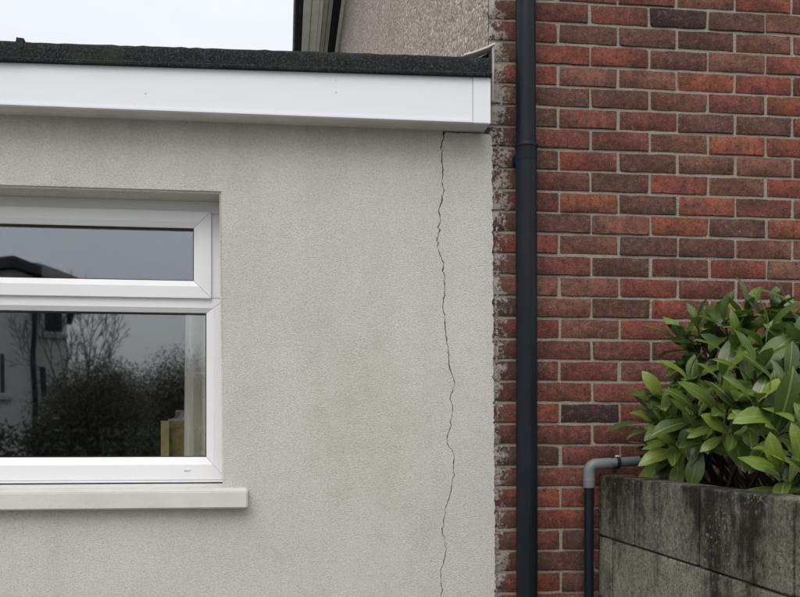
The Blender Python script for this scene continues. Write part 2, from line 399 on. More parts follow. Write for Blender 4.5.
# rows from the top of the picture down; A rows: bat + S1.., B rows: S0, S1..  (colours read from the wall)
ROWS = ['MNMNRM', 'MMKDNN', 'MDDDNM', 'RRDNRR', 'RNNORR', 'DDNMON', 'DMMDDM', 'MMNOOR', 'DRDNNM', 'MDRNRM', 'MODOMN', 'DNODOR',
        'RNDDNN', 'MDMRNM', 'NNRMMR', 'NDRMRN', 'RNRMMD', 'MMMRMN', 'MMNMRM', 'RRMRND', 'RKRMRM', 'MMRMNM', 'DMMRMD', 'MRMNRM', 'OOMRDM',
        'RMRNMR', 'MDRMNM', 'DMRMRN', 'RDMMNR', 'MNRDMM', 'NMRRDM']
yb0 = 1 - 21.26                                     # photo y of the top joint of row 0 at the pipe
dd = at(540, 300, 0); depth540 = dd.x*SN-CAMY*CS
z_top = CAMZ+(434-yb0)*depth540/880
xB = at(557.9, 32, 0).x                             # perpend in B rows at the top
rnd = random.Random(3)
loose = MB()
def place_brick(x0, x1, zc, code, in_view, r):
    cx = (x0+x1)/2
    if in_view:
        me = rnd.choice(STR if x1-x0 > .15 else BAT); o = link('brick', me, mor); o.scale.x = (x1-x0-MORT)/(BP-MORT if x1-x0 > .15 else .118)
        o.location = (cx+rnd.uniform(-.0015, .0015), rnd.uniform(-.0022, .0018), zc+rnd.uniform(-.001, .001))
        o.rotation_euler = (rnd.uniform(-.008, .008), rnd.uniform(-.004, .004), rnd.uniform(-.006, .006))
        c = PAL[code]; k = rnd.uniform(.94, 1.22); w_ = rnd.uniform(.95, 1.06); o.color = (c[0]*k, c[1]*k*w_, c[2]*k*w_, 1)
    else:
        loose.box((x0+MORT/2, 0.0, zc-(BC-MORT)/2), (x1-MORT/2, .04, zc+(BC-MORT)/2))
row_lo = -int((ZE-z_top)/BC); row_hi = int(z_top/BC)
for r in range(row_lo, row_hi):
    zc = z_top-(r+.5)*BC
    drift = .00042*max(-3, min(32, r))              # the perpends wander a little down the wall
    isA = r % 2 == 1
    x_s = xB-BP+drift if not isA else xB+BP*.535-BP+drift
    rv = -1 <= r <= 29
    codes = ROWS[r] if 0 <= r < len(ROWS) else ''.join(rnd.choice('MMRRNDOM') for _ in range(6))
    if isA:
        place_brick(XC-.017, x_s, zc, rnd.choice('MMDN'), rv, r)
        x = x_s
    else:
        x = x_s
    i = 0
    while x < HX1-.02:
        x0 = XC-.017 if i == 0 and not isA else x
        x1 = min(x+BP, HX1)
        code = codes[i] if i < len(codes) else rnd.choice('MMRRNDOM')
        place_brick(x0, x1, zc, code, rv and i < 6, r)
        x += BP; i += 1
o = loose.build('brickwork_beyond', M['brick_loose'], mor); tag(o, kind='stuff')
# side wall in roughcast, receding beside the flat roof
SX = XC-.002
MB().box((SX-.004, .302, 0), (SX+.25, 11.79, ZE)).build('side_wall_core', M['mortar'], house)
def rough_wall(y0, y1, z0, z1, step):
    from mathutils import noise as NO
    ny, nz_ = int((y1-y0)/step), int((z1-z0)/step); vs_ = []
    for j in range(nz_+1):
        zz = z0+(z1-z0)*j/nz_
        for i in range(ny+1):
            yy = y0+(y1-y0)*i/ny
            h = abs(NO.noise((yy*26, zz*26, 1.7)))*.012+NO.noise((yy*55, zz*55, 5.1))*.006+NO.noise((yy*3, zz*3, 9.))*.006
            vs_.append((SX-.012-(h if i else .0), yy, zz))
    m_ = ny+1
    return MB().add(vs_, [(j*m_+i, j*m_+i+1, (j+1)*m_+i+1, (j+1)*m_+i) for j in range(nz_) for i in range(ny)])
me = bpy.data.meshes.new('side_wall'); q = rough_wall(.004, 10.5, 2.3, ZE, .02); me.from_pydata(q.v, [], q.f); me.materials.append(M['pebble']); me.flip_normals(); me.shade_smooth()
link('side_wall', me, house)
MB().box((SX+.25, 11.8, 0), (HX1, 12.0, ZE)).build('rear_wall', M['pebble'], house)
MB().box((HX1, .02, 0), (HX1+.1, 12, ZE)).build('party_wall', M['pebble'], house)
# eaves along the side wall: boards run front to back
k = 5.2/434
def bx(px): return (px-284)*k
def eaveb(name, a, b, z0, z1, m): return MB().box((bx(a), -.35, ZE+z0), (bx(b), 12.3, ZE+z1)).build(name, M[m], house)
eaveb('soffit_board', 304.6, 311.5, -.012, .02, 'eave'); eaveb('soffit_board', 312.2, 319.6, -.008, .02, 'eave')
eaveb('soffit_board', 319.9, 323.5, -.022, .02, 'eave'); eaveb('soffit_board', 324, 328.6, .004, .02, 'eavedark')  # recessed boards coloured greyer to hold the shade of the steps
eaveb('soffit_board', 329.2, 333, .0, .02, 'eavedark'); eaveb('soffit_board', 333.4, 341, .045, .06, 'gasket')  # near-black board stands in for the shadow in the slot
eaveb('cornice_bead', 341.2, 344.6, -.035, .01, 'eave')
# half-round gutter
prof = []
gx0, gx1 = bx(293.5), bx(304); gr = (gx1-gx0)/2; gc = (gx0+gx1)/2
for i in range(13):
    a = math.pi+math.pi*i/12; prof.append((gc+gr*math.cos(a), ZE+.05+gr*math.sin(a)))
for i in range(13):
    a = 2*math.pi-math.pi*i/12; prof.append((gc+(gr-.004)*math.cos(a), ZE+.05+(gr-.004)*math.sin(a)))
n = len(prof); vv = [(x, -.4, z) for x, z in prof]+[(x, 12.4, z) for x, z in prof]
MB().add(vv, [(i, (i+1) % n, n+(i+1) % n, n+i) for i in range(n)]+[tuple(range(n)), tuple(range(2*n-1, n-1, -1))]).build('gutter', M['pipe'], house, smooth=True)
MB().box((bx(304.2), -.36, ZE-.01), (bx(304.5), 12.3, ZE+.16)).build('eave_fascia', M['eave'], house)
xe = bx(302); xr = 5.0
MB().add([(xe, -.4, ZE+.16), (xr, -.4, ZE+.16), (xr, 12.4, ZE+.16), (xe, 12.4, ZE+.16), (2.6, 2.4, ZE+1.9), (2.6, 9.6, ZE+1.9)],
         [(0, 3, 2, 1), (0, 1, 4), (1, 2, 5, 4), (2, 3, 5), (3, 0, 4, 5)]).build('roof', M['rooftile'], house)

# ================================================================== THE FLAT ROOFED EXTENSION
ext = tag(empty('flat_roof_extension'), 'grey rendered flat roof extension with white fascia and cracked wall', 'extension')
WL = -3.4                                           # left end of the wall, out of the picture
z_sof = at(400, 131, RY).z
ow_r = at(221, 340, RY).x; ow_t = at(219, 193.5, RY).z; ow_b = at(222, 486, RY).z-.03; ow_l = ow_r-1.86
crack = [(443.7,128),(443.2,133),(441.6,144),(440.8,160),(442.4,171),(441,181.7),(442.9,191),(439.7,203),(439,209.8),(441.3,223),(437.5,240.6),(438.9,251),
         (442.9,263.4),(444.8,278),(445.6,294.7),(442.9,308),(445.6,325.6),(448.3,349.7),(449.6,368.5),(455,383.2),(450.1,399.3),(452.3,410),
         (450.1,424.8),(447.7,440),(453,457),(453.6,469),(451.7,492),(446,508),(441.6,530.8),(446.4,551),(440.8,571),(441.8,597),(445,640),(440,700),(444,750)]
cr = [at(x, y, RY) for x, y in crack]
pts = []
rn = random.Random(11); jog = 0.0
for a, b in zip(cr, cr[1:]):
    n_ = max(2, int((b-a).length/.0062))
    for i in range(n_):
        p = a.lerp(b, i/n_); jog = jog*.72+rn.gauss(0, .0017); pts.append((p.x+jog+rn.uniform(-.001, .001), p.z+rn.uniform(-.0015, .0015)))
pts.append((cr[-1].x, 0.0)); pts[0] = (pts[0][0], z_sof+.03)
def gap(z):                                         # the crack is widest near the roof
    t = max(0, min(1, (z-.5)/1.9)); return (.0016+.0010*t*t)*(1+.6*math.sin(z*37)*math.sin(z*91+1)+.25*math.sin(z*230))
ptsL = [(x-gap(z)/2-rn.uniform(-.0002, .0012), z) for x, z in pts]
ptsR = [(x+gap(z)/2+rn.uniform(-.0002, .0012), z) for x, z in pts]
def panel(name, outer, holes, y0, y1, mat, bev=None):
    bm = bmesh.new(); edges = []
    for loop in [outer]+holes:
        vs_ = [bm.verts.new((x, y0, z)) for x, z in loop]
        edges += [bm.edges.new((vs_[i], vs_[(i+1) % len(vs_)])) for i in range(len(vs_))]
    bmesh.ops.triangle_fill(bm, use_beauty=True, use_dissolve=False, edges=edges)
    ret = bmesh.ops.extrude_face_region(bm, geom=list(bm.faces))
    for v in ret['geom']:
        if isinstance(v, bmesh.types.BMVert): v.co.y = y1
    bmesh.ops.recalc_face_normals(bm, faces=bm.faces)
    if bev:
        es = [e for e in bm.edges if all(abs(v.co.y-y0) < 1e-6 for v in e.verts) and len(e.link_faces) == 2 and e.calc_face_angle(0) > 1.2 and bev(e)]
        bmesh.ops.bevel(bm, geom=es, offset=.007, segments=3, affect='EDGES')
    me = bpy.data.meshes.new(name); bm.to_mesh(me); bm.free(); me.materials.append(mat)
    me.shade_smooth(); me.set_sharp_from_angle(angle=R(50))
    return link(name, me, ext)
top = z_sof+.03
outerL = [(WL, 0), (WL, top)]+ptsL
hole = [(ow_l, ow_b), (ow_l, ow_t), (ow_r-.006, ow_t), (ow_r+.005, ow_b)]
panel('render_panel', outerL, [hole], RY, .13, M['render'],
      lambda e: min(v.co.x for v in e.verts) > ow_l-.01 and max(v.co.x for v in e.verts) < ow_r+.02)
edge = []
z = 0.0; rn = random.Random(5)
while z < z_sof-.02:
    x = at(491.8+3.3*max(0, min(1, (CAMZ+1.15-z)/1.6)), 300, RY).x
    edge.append((x+rn.uniform(-.0022, .0022)-(rn.uniform(.002, .006) if rn.random() < .1 else 0), z)); z += rn.uniform(.004, .014)
edge.append((edge[-1][0]-.003, z_sof-.012))
# the strip right of the crack stops just short of the soffit
FY = RY-.094
def lineX(xa, ya, xb, yb, Y, X):
    a, b = at(xa, ya, Y), at(xb, yb, Y); return a.z+(b.z-a.z)*(X-a.x)/(b.x-a.x)
fz0 = lambda X: lineX(0, 105.5, 490, 124, FY, X)    # bottom of the fascia
xt0 = pts[0][0]; topR = fz0(xt0)-.004
r2 = [(x, z) for x, z in ptsR if z < topR-.006]
xt1 = edge[-1][0]; tops = []
for i in range(1, 24):
    x = r2[0][0]+(xt1-r2[0][0])*i/24; tops.append((x, fz0(x)-.0018-rn.uniform(0, .0035)))
panel('render_panel', r2[::-1]+tops+[e for e in edge[::-1] if e[1] < fz0(xt1)-.006], [], RY, .02, M['render'])
MB().box((ow_r+.03, .135, 0), (XC-.02, .28, top)).build('wall_core', M['core'], ext)
MB().box((pts[0][0]-.06, .024, 0), (XC-.02, .13, top)).build('wall_core', M['core'], ext) if False else None
MB().box((cr[0].x+.05, .022, 0), (XC-.006, .128, top)).build('wall_core', M['core'], ext)
MB().box((WL, .135, 0), (ow_l-.03, .28, top)).build('wall_core', M['core'], ext)
MB().box((ow_l-.03, .135, 0), (ow_r+.03, .28, ow_b-.03)).build('wall_core', M['core'], ext)
MB().box((ow_l-.03, .135, ow_t+.03), (ow_r+.03, .28, top)).build('wall_core', M['core'], ext)
# dirty mortar squeezed out along the brick corner
sm = MB(); rn = random.Random(9)
def blob(cx, cz, rx, rz, th):
    n = 9; c = [(cx, -th, cz)]; ring = []
    for i in range(n):
        a = 2*math.pi*i/n; q = rn.uniform(.6, 1.25); ring.append((cx+rx*q*math.cos(a), .0012, cz+rz*q*math.sin(a)))
    sm.add(c+ring, [(0, 1+i, 1+(i+1) % n) for i in range(n)])
z = .2
while z < 2.55:
    hi = z > 1.9
    for _ in range(3 if hi else 2):
        blob(XC+.012+abs(rn.gauss(.004, .016 if hi else .006)), z+rn.uniform(-.02, .02), rn.uniform(.002, .007), rn.uniform(.003, .014), rn.uniform(.0015, .003))
    z += rn.uniform(.012, .035)
tag(sm.build('mortar_smear', M['smear'], house, smooth='all'), kind='stuff')

# fascia, soffit and felt roof edge (the roof falls a little to the left)
fz1 = lambda X: lineX(0, 62.5, 490, 78, FY, X)
tz1 = lambda X: lineX(0, 38.5, 490, 55, FY-.012, X)
XR = at(490.5, 100, FY).x; XJ = at(473, 100, FY).x
def board(name, x0, x1, y0, y1, f0, f1, m, parent, bevel=0):
    v = [(x, y, f(x)) for x in (x0, x1) for y, f in ((y0, f0), (y1, f0), (y1, f1), (y0, f1))]
    return MB().add(v, [(0, 1, 2, 3), (4, 7, 6, 5), (0, 4, 5, 1), (1, 5, 6, 2), (2, 6, 7, 3), (3, 7, 4, 0)]).build(name, m, parent, bevel=bevel)
fas = board('fascia', WL-.1, XJ-.0012, FY, FY+.012, fz0, lambda X: fz1(X)+.02, M['fascia'], ext, .0015)
board('end_cap', XJ, XR, FY-.0015, FY+.0118, fz0, lambda X: fz1(X)+.018, M['fascia'], fas, .0015)
board('drip_lip', WL-.1, XJ-.0012, FY-.005, FY-.0002, fz0, lambda X: fz0(X)+.009, M['fascia'], fas, .001)
for px, py in ((336, 79), (336, 91), (145.5, 92)):
    p = at(px, py+1.5, FY); MB().tube([(p.x, FY-.0016, p.z), (p.x, FY+.003, p.z)], .0019, 8).build('nail', M['eavedark'], fas)
board('soffit', WL-.1, XR-.0005, FY+.0125, RY+.02, lambda X: fz0(X)+.003, lambda X: fz0(X)+.012, M['soffit'], ext)
# felt: a rounded kerb with a drip edge
def felt(name, x0, x1, grow, parent):
    mb = MB(); nseg = max(2, int((x1-x0)/.025)); rn2 = random.Random(int(x0*100)+77); rows = []
    for i in range(nseg+1):
        X = x0+(x1-x0)*i/nseg; b, t = fz1(X)+.0, tz1(X); h = t-b; w_ = rn2.uniform(-.0015, .0015); u_ = rn2.uniform(-.0018, .0018)
        P = [(FY-.004-grow, b-.001), (FY-.016-grow, b), (FY-.0175-grow, b+.008), (FY-.009-grow+w_, b+.014), (FY-.010-grow+w_, b+h*.55),
             (FY-.008-grow+w_, b+h*.8), (FY-.001-grow, b+h*.93+u_), (FY+.012, b+h+u_+grow*.7), (FY+.035, b+h+u_+grow*.7), (FY+.12, b+h-.012), (FY+.14, b)]
        rows.append([(X, y, zz) for y, zz in P])
    n = len(rows[0]); vs_ = [p for r_ in rows for p in r_]
    fs = [(i*n+j, i*n+(j+1) % n, (i+1)*n+(j+1) % n, (i+1)*n+j) for i in range(nseg) for j in range(n)]
    fs += [tuple(range(n)), tuple(range((nseg+1)*n-1, nseg*n-1, -1))]
    return mb.add(vs_, fs).build(name, M['felt'], parent, smooth=True)
fe = felt('felt_edge', WL-.1, XR+.002, 0, ext)
xl = at(18, 50, FY).x; felt('felt_lap', xl-.5, xl+.012, .0035, fe); 
p = at(19, 39, FY-.01); MB().add([(p.x-.012, FY-.012, p.z-.03), (p.x+.012, FY-.012, p.z-.03), (p.x+.014, FY-.006, p.z+.004), (p.x-.01, FY-.006, p.z+.006), (p.x-.012, FY+.03, p.z+.002), (p.x+.012, FY+.03, p.z+.002)],
         [(0, 1, 2, 3), (3, 2, 5, 4), (0, 3, 4), (1, 5, 2), (0, 4, 5, 1)]).build('felt_fold', M['felt'], fe)
MB().box((WL-.1, FY+.13, z_sof+.06), (SX-.02, 8.5, z_sof+.16)).build('roof_deck', M['chip'], ext)  # unseen deck made pale to bounce light up onto the eaves
MB().box((WL, 8.2, 0), (SX-.03, 8.4, z_sof+.06)).build('rear_wall', M['render'], ext)
MB().box((WL, .3, 0), (WL+.2, 8.2, z_sof+.06)).build('end_wall', M['render'], ext)
# pale flashing strip rising to the brick corner and its dark leg down the joint
fy = -.045
a, b, c = at(464, 54, fy), at(487, 46.5, fy), at(495.5, 42.5, fy)
fl = MB()
def ribbon(mb, path, y0, y1, th):
    top_ = [(p.x, y0, p.z) for p in path]+[(p.x, y1, p.z) for p in path]; bot = [(x, y, z-th) for x, y, z in top_]; n = len(path)
    vs_ = top_+bot; fs = []
    for i in range(n-1):
        fs += [(i, i+1, n+i+1, n+i), (2*n+i, 3*n+i, 3*n+i+1, 2*n+i+1), (i, 2*n+i, 2*n+i+1, i+1), (n+i, n+i+1, 3*n+i+1, 3*n+i)]
    fs += [(0, n, 3*n, 2*n), (n-1, 2*n+n-1, 3*n+n-1, n+n-1)]
    mb.add(vs_, fs)
ribbon(fl, [a, a.lerp(b, .5)+Vector((0, 0, -.002)), b, c], fy, fy+.06, .007)
fo = fl.build('flashing', M['lead'], ext, bevel=.0015)
q0, q1, q2 = at(493.6, 46, fy), at(494, 62, fy), at(493.2, 100, fy)
MB().tube([(q0.x, fy+.01, q0.z), (q1.x, fy+.01, q1.z), (q2.x, fy+.012, q2.z)], [.005, .0045, .0035], 8).build('flashing_leg', M['eavedark'], fo, smooth=True)
q = at(481, 52, fy); MB().add([(q.x-.03, fy+.05, q.z-.02), (c.x-.004, fy+.05, q.z-.02), (c.x-.004, fy+.05, c.z-.012), (q.x-.03, fy+.1, q.z-.02), (c.x-.004, fy+.1, q.z-.02), (c.x-.004, fy+.1, c.z-.012)],
     [(0, 1, 2), (3, 5, 4), (0, 3, 4, 1), (1, 4, 5, 2), (2, 5, 3, 0)]).build('void_shade_fill', M['felt'], ext)  # dark wedge stands in for the shaded void under the flashing

# ------------------------------------------------------------------ window
FR = RY+.122                                        # front of the outer frame
win = MB().box((ow_l+.002, FR+.055, ow_b+.02), (ow_l+.012, FR+.065, ow_b+.03)).build('window', M['pvc'], ext)
def P(x, y, Y=FR): return at(x, y, Y)
def frame_ring(name, o, i, y0, y1, m, parent, bev=.004):
    """mitred ring: outer rect o, inner rect i as (x0,z0,x1,z1); four rails, each a mitred bar"""
    (a0, b0, a1, b1), (c0, d0, c1, d1) = o, i
    O = [(a0, b0), (a1, b0), (a1, b1), (a0, b1)]; I = [(c0, d0), (c1, d0), (c1, d1), (c0, d1)]
    for k in range(4):
        j = (k+1) % 4; qs = [O[k], O[j], I[j], I[k]]
        cx = sum(q[0] for q in qs)/4; cz = sum(q[1] for q in qs)/4
        ln = .0004; dx = O[j][0]-O[k][0]; dz = O[j][1]-O[k][1]; l = math.hypot(dx, dz); ux, uz = dx/l*ln, dz/l*ln
        qs = [(qs[0][0]+ux, qs[0][1]+uz), (qs[1][0]-ux, qs[1][1]-uz), (qs[2][0]-ux, qs[2][1]-uz), (qs[3][0]+ux, qs[3][1]+uz)]
        # stepped front: outer flat, then a sloped glazing bead towards the pane
        def lp(t): return [qs[0], qs[1], (qs[1][0]+(qs[2][0]-qs[1][0])*t, qs[1][1]+(qs[2][1]-qs[1][1])*t), (qs[0][0]+(qs[3][0]-qs[0][0])*t, qs[0][1]+(qs[3][1]-qs[0][1])*t)]
        e = lp(.66)
        v = [(x, y0, z) for x, z in e]+[(x, y0+.011, z) for x, z in (qs[2], qs[3])]+[(x, y1, z) for x, z in qs]
        MB().add(v, [(0, 1, 2, 3), (3, 2, 4, 5), (0, 6, 7, 1), (1, 7, 8, 4, 2), (4, 8, 9, 5), (5, 9, 6, 0, 3), (6, 9, 8, 7)]).build(name, m, parent, bevel=.0012, seg=1)
glr = P(206, 380).x; frr = ow_r+.012
z_b = P(200, 480).z; z_gb = P(200, 457.3).z; z_gt = P(200, 313).z; z_tr = P(200, 299.8).z; z_ht = ow_t+.012
gll = ow_l+.6
# main light (fixed) frame, second light beyond the picture, transom and head
mx_l = glr-.93                                      # mullion left of the picture
frame_ring('outer_frame', (mx_l-.058, z_b, frr, z_tr+.004), (mx_l, z_gb, glr, z_gt), FR, FR+.06, M['pvc'], win)
frame_ring('outer_frame', (ow_l-.012, z_b, mx_l-.0585, z_ht), (ow_l+.05, z_gb, mx_l-.115, z_ht-.075), FR, FR+.06, M['pvc'], win)
sr = P(211.2, 250, FR-.012).x; st = P(205, 211.8, FR-.012).z; sb = P(205, 298.6, FR-.012).z
MB().box((mx_l-.058, FR, st-.006), (frr, FR+.06, z_ht)).build('frame_head', M['pvc'], win, bevel=.002)
MB().box((sr-.004, FR, z_tr+.005), (frr, FR+.06, st-.0065)).build('frame_jamb', M['pvc'], win, bevel=.002)
sg = (P(193.6, 250, FR-.005).x, P(190, 281, FR-.005).z, P(190, 228.3, FR-.005).z)
sash = MB().box((sr-.02, FR-.002, sb+.01), (sr-.01, FR+.003, sb+.02)).build('sash', M['pvc'], win)
frame_ring('sash_rail', (mx_l-.05, sb, sr, st), (mx_l+.012, sg[1], sg[0], sg[2]), FR-.013, FR+.045, M['pvc'], sash)
# gaskets and panes
def gask(x0, z0, x1, z1, y, parent, t=.003):
    mb = MB(); mb.box((x0-.004, y, z0-.004), (x1+.004, y+.012, z0+t)); mb.box((x0-.004, y, z1-t*1.4), (x1+.004, y+.012, z1+.004))
    mb.box((x0-.004, y, z0+t), (x0+t, y+.012, z1-t*1.4)); mb.box((x1-t, y, z0+t), (x1+.004, y+.012, z1-t*1.4)); mb.build('gasket', M['gasket'], parent)
PY = FR+.0155
gask(mx_l, z_gb, glr, z_gt, FR+.012, win); gask(mx_l+.012, sg[1], sg[0], sg[2], FR+.001, sash)
gask(ow_l+.05, z_gb, mx_l-.115, z_ht-.075, FR+.012, win)
MB().box((mx_l-.003, FR+.026, z_gb-.003), (glr+.003, FR+.030, z_gt+.003)).build('pane', M['glass'], win)
MB().box((mx_l+.009, FR+.016, sg[1]-.003), (sg[0]+.003, FR+.020, sg[2]+.003)).build('pane', M['glass'], sash)
MB().box((ow_l+.047, FR+.026, z_gb-.003), (mx_l-.112, FR+.030, z_ht-.072)).build('pane', M['glass'], win)
# drain slot cover and cill strip of the frame
q = P(187, 470, FR); MB().box((q.x-.011, FR-.004, q.z-.003), (q.x+.011, FR+.002, q.z+.003)).build('drain_cover', M['pvc'], win, bevel=.001)
MB().box((ow_l, FR-.012, z_b-.0085), (ow_r+.001, FR+.06, z_b-.001)).build('frame_sill', M['pvc'], win, bevel=.0012)
# bedding mastic between frame and render
# ------------------------------------------------------------------ concrete sill
sx1 = at(247.5, 500, RY-.045).x; SFY = RY-.045
zf1 = at(240, 491.6, SFY).z; zf0 = at(240, 508.5, SFY).z; zb = z_b-.009
prof = [(SFY, zf0), (SFY, zf1), (RY+.01, zf1+.0105), (FR+.05, zb), (FR+.05, zf0+.0)]
s1 = MB().extrude(prof, (ow_l-.09, 0, 0), (sx1, 0, 0))
# only the ears project past the opening: build body and ear so the ear stops in the wall face
s1 = MB().extrude([(SFY, zf0), (SFY, zf1), (RY+.004, zf1+.010), (RY+.004, zf0)], (ow_l-.09, 0, 0), (sx1, 0, 0))
so = s1.build('window_sill', M['sill'], ext, bevel=.004, smooth=True)
MB().extrude([(RY+.0045, zf0), (RY+.0045, zf1+.0098), (FR+.05, zb), (FR+.05, zf0)], (ow_l+.001, 0, 0), (ow_r+.004, 0, 0)).build('sill_back', M['sill'], so)

# ------------------------------------------------------------------ the dark room inside
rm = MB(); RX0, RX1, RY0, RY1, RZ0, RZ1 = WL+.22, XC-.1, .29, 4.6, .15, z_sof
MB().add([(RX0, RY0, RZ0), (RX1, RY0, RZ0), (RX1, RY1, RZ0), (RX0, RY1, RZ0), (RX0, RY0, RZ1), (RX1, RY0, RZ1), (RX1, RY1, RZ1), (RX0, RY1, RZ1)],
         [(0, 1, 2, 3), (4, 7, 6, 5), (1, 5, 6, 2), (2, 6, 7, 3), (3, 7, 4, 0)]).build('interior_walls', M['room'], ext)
# curtain
cu = MB(); cx0 = at(184.5, 400, .36).x; cx1 = ow_r+.25; n = 60; rows = []
for zz, sw_ in ((at(190, 285, .36).z, .9), (1.5, 1.0), (1.2, 1.04), (.35, 1.1)):
    rows.append([(cx0+(cx1-cx0)*i/n-(sw_-1)*.06, .36+.022*math.sin(i*.85)*sw_+.008*math.sin(i*2.1+zz), zz) for i in range(n+1)])
vs_ = [p for r_ in rows for p in r_]; m_ = n+1
cu.add(vs_, [(k*m_+i, k*m_+i+1, (k+1)*m_+i+1, (k+1)*m_+i) for k in range(3) for i in range(n)])
co = cu.build('curtain', M['curtain'], smooth='all'); tag(co, 'cream curtain hanging in folds inside the window', 'curtain')
sol = co.modifiers.new('thick', 'SOLIDIFY'); sol.thickness = .002
rz_ = at(190, 285, .36).z
rd = MB().tube([(cx0-.1, .36, rz_+.012), (cx1, .36, rz_+.012)], .007, 10).build('curtain_rod', M['eavedark']); rd.parent = co
# tan box with papers on a low cabinet
box_t = empty('cardboard_box'); tag(box_t, 'tan open box beside the curtain inside the window', 'box')
bx0, bx1 = at(162, 440, .5).x, at(190, 440, .5).x; bz1 = at(170, 421, .5).z; bz0 = 1.0; by0, by1 = .5, .78
MB().box((bx0, by0, bz0), (bx0+.006, by1, bz1)).build('side_panel', M['card'], box_t); MB().box((bx1-.006, by0, bz0), (bx1, by1, bz1)).build('side_panel', M['card'], box_t)
MB().box((bx0+.0065, by0+.03, bz0), (bx1-.0065, by0+.036, bz1)).build('front_panel', M['card'], box_t); MB().box((bx0+.0065, by1-.006, bz0), (bx1-.0065, by1, bz1)).build('back_panel', M['card'], box_t)
MB().box((bx0-.004, by0-.004, bz0), (bx0+.028, by0+.006, bz1)).build('corner_post', mat_plain('pale_card', (.62, .47, .2), .8, .2, .2, 9), box_t)
MB().box((bx0+.0065, by0+.036, bz0), (bx1-.0065, by1-.006, bz0+.006)).build('base_panel', M['card'], box_t)
for k_, (dx, sz, an) in enumerate(((.03, .05, .5), (.075, .075, -.3))):
    mb = MB(); rn = random.Random(k_+2); vs_ = []; n = 5
    for i in range(n):
        for j in range(n):
            vs_.append((bx0+dx+(i/(n-1)-.5)*sz, by0+.12+rn.uniform(-.02, .02)+(j/(n-1))*.03, bz1-.03+(j/(n-1))*(.05+.02*k_)+(i/(n-1)-.5)*an*.05+rn.uniform(-.006, .006)))
    mb.add(vs_, [(i*n+j, i*n+j+1, (i+1)*n+j+1, (i+1)*n+j) for i in range(n-1) for j in range(n-1)])
    pp = mb.build('paper_sheet', M['paper']); tag(pp, ['small crumpled white paper sticking out of the tan box', 'larger folded white paper standing in the tan box'][k_], 'paper')
    q = pp.modifiers.new('thick', 'SOLIDIFY'); q.thickness = .0015
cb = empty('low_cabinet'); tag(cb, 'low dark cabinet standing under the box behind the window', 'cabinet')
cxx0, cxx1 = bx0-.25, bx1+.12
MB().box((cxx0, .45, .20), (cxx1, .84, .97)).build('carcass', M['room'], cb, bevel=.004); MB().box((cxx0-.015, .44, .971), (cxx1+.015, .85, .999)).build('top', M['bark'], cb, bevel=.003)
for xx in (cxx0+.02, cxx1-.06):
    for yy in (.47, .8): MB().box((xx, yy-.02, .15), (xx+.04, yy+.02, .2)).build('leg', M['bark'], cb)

# ================================================================== DOWNPIPE
dp = tag(empty('downpipe'), 'black round plastic downpipe fixed to the brick wall', 'downpipe')
py = -.062; x_a = at(526, 0, py).x; x_b = at(527, 597, py).x; zt = ZE-.2
zj = at(527, 147, py).z; xj = x_a+(x_b-x_a)*.25
MB().tube([(x_b, py, .08), (x_b, py, .6), (xj, py, zj)], .0375, 32).build('pipe', M['pipe'], dp, smooth=True)
MB().tube([(xj-.0015, py, zj-.04), (x_a-.002, py, zj+1.2), (x_a-.006, py, zt)], .0355, 32).build('pipe', M['pipe'], dp, smooth=True)
MB().tube([(xj, py, zj-.055), (xj, py, zj-.05), (xj, py, zj-.002), (xj, py, zj+.004), (xj, py, zj+.008)], [.0376, .0384, .0384, .0396, .0375], 32).build('socket', M['pipe'], dp, smooth=True)
MB().tube([(xj, py, zj-.006), (xj, py, zj-.004), (xj, py, zj+.0025), (xj, py, zj+.004)], [.0385, .0412, .0412, .0385], 32).build('collar', M['pipe'], dp, smooth=True)
MB().box((xj-.036, py+.02, zj-.055), (xj+.036, -.003, zj-.02)).build('bracket', M['pipe'], dp, bevel=.003)
MB().box((x_b-.042, py+.02, .3), (x_b+.042, -.003, .335)).build('bracket', M['pipe'], dp, bevel=.003)
MB().box((x_a-.042, py+.02, 4.2), (x_a+.042, -.003, 4.235)).build('bracket', M['pipe'], dp, bevel=.003)
# thin cable running down the left of the pipe
pts_ = [at(x, y, -.03) for x, y in ((519.5, -20), (518.6, 30), (517, 70), (516.6, 100), (517.6, 125), (518, 150))]
MB().tube([(p.x-.001, -.045, p.z) for p in pts_], .0035, 8).build('cable', M['pipe'], dp, smooth='all')

# ================================================================== WASTE PIPE
wp = tag(empty('waste_pipe'), 'grey and black waste pipe turning down beside the block planter', 'waste pipe')
wy = -.045
c0 = at(589, 466, wy); xv = c0.x
ze = at(589, 487, wy).z
MB().tube([(xv, wy, .02), (xv, wy, .6), (xv, wy, ze+.01)], .0172, 20).build('black_pipe', M['pipe'], wp, smooth=True)
cz = at(600, 464.5, wy).z; end = at(700, 456.5, wy); st_ = at(612, 463.6, wy)
arc = [(xv, wy, ze-.0), (xv, wy, ze+.035)]
rr = .026
zc_ = cz-rr
for i in range(9):
    a = math.pi-math.pi/2*i/8; arc.append((xv+rr+rr*math.cos(a), wy, zc_+rr*math.sin(a)))
arc = [q for q in arc if q[2] >= ze-1e-6]
arc.append((st_.x-.006, wy, st_.z))
el_ = MB().tube(arc, .0205, 20).build('elbow', M['greypipe'], wp, smooth=True)
MB().tube([(xv, wy, ze+.02), (xv, wy, ze+.027)], .0222, 20).build('socket_rim', M['greypipe'], el_, smooth=True)
MB().tube([(xv, wy, ze-.004), (xv, wy, ze+.0), (xv, wy, ze+.02)], [.0195, .0212, .0212], 20).build('socket_rim', M['greypipe'], el_, smooth=True)
MB().tube([st_-Vector((.02, 0, 0)), end, end+Vector((.7, 0, .02))], .0175, 20).build('grey_pipe', M['greypipe'], wp, smooth=True)
q = at(617.5, 463, wy)
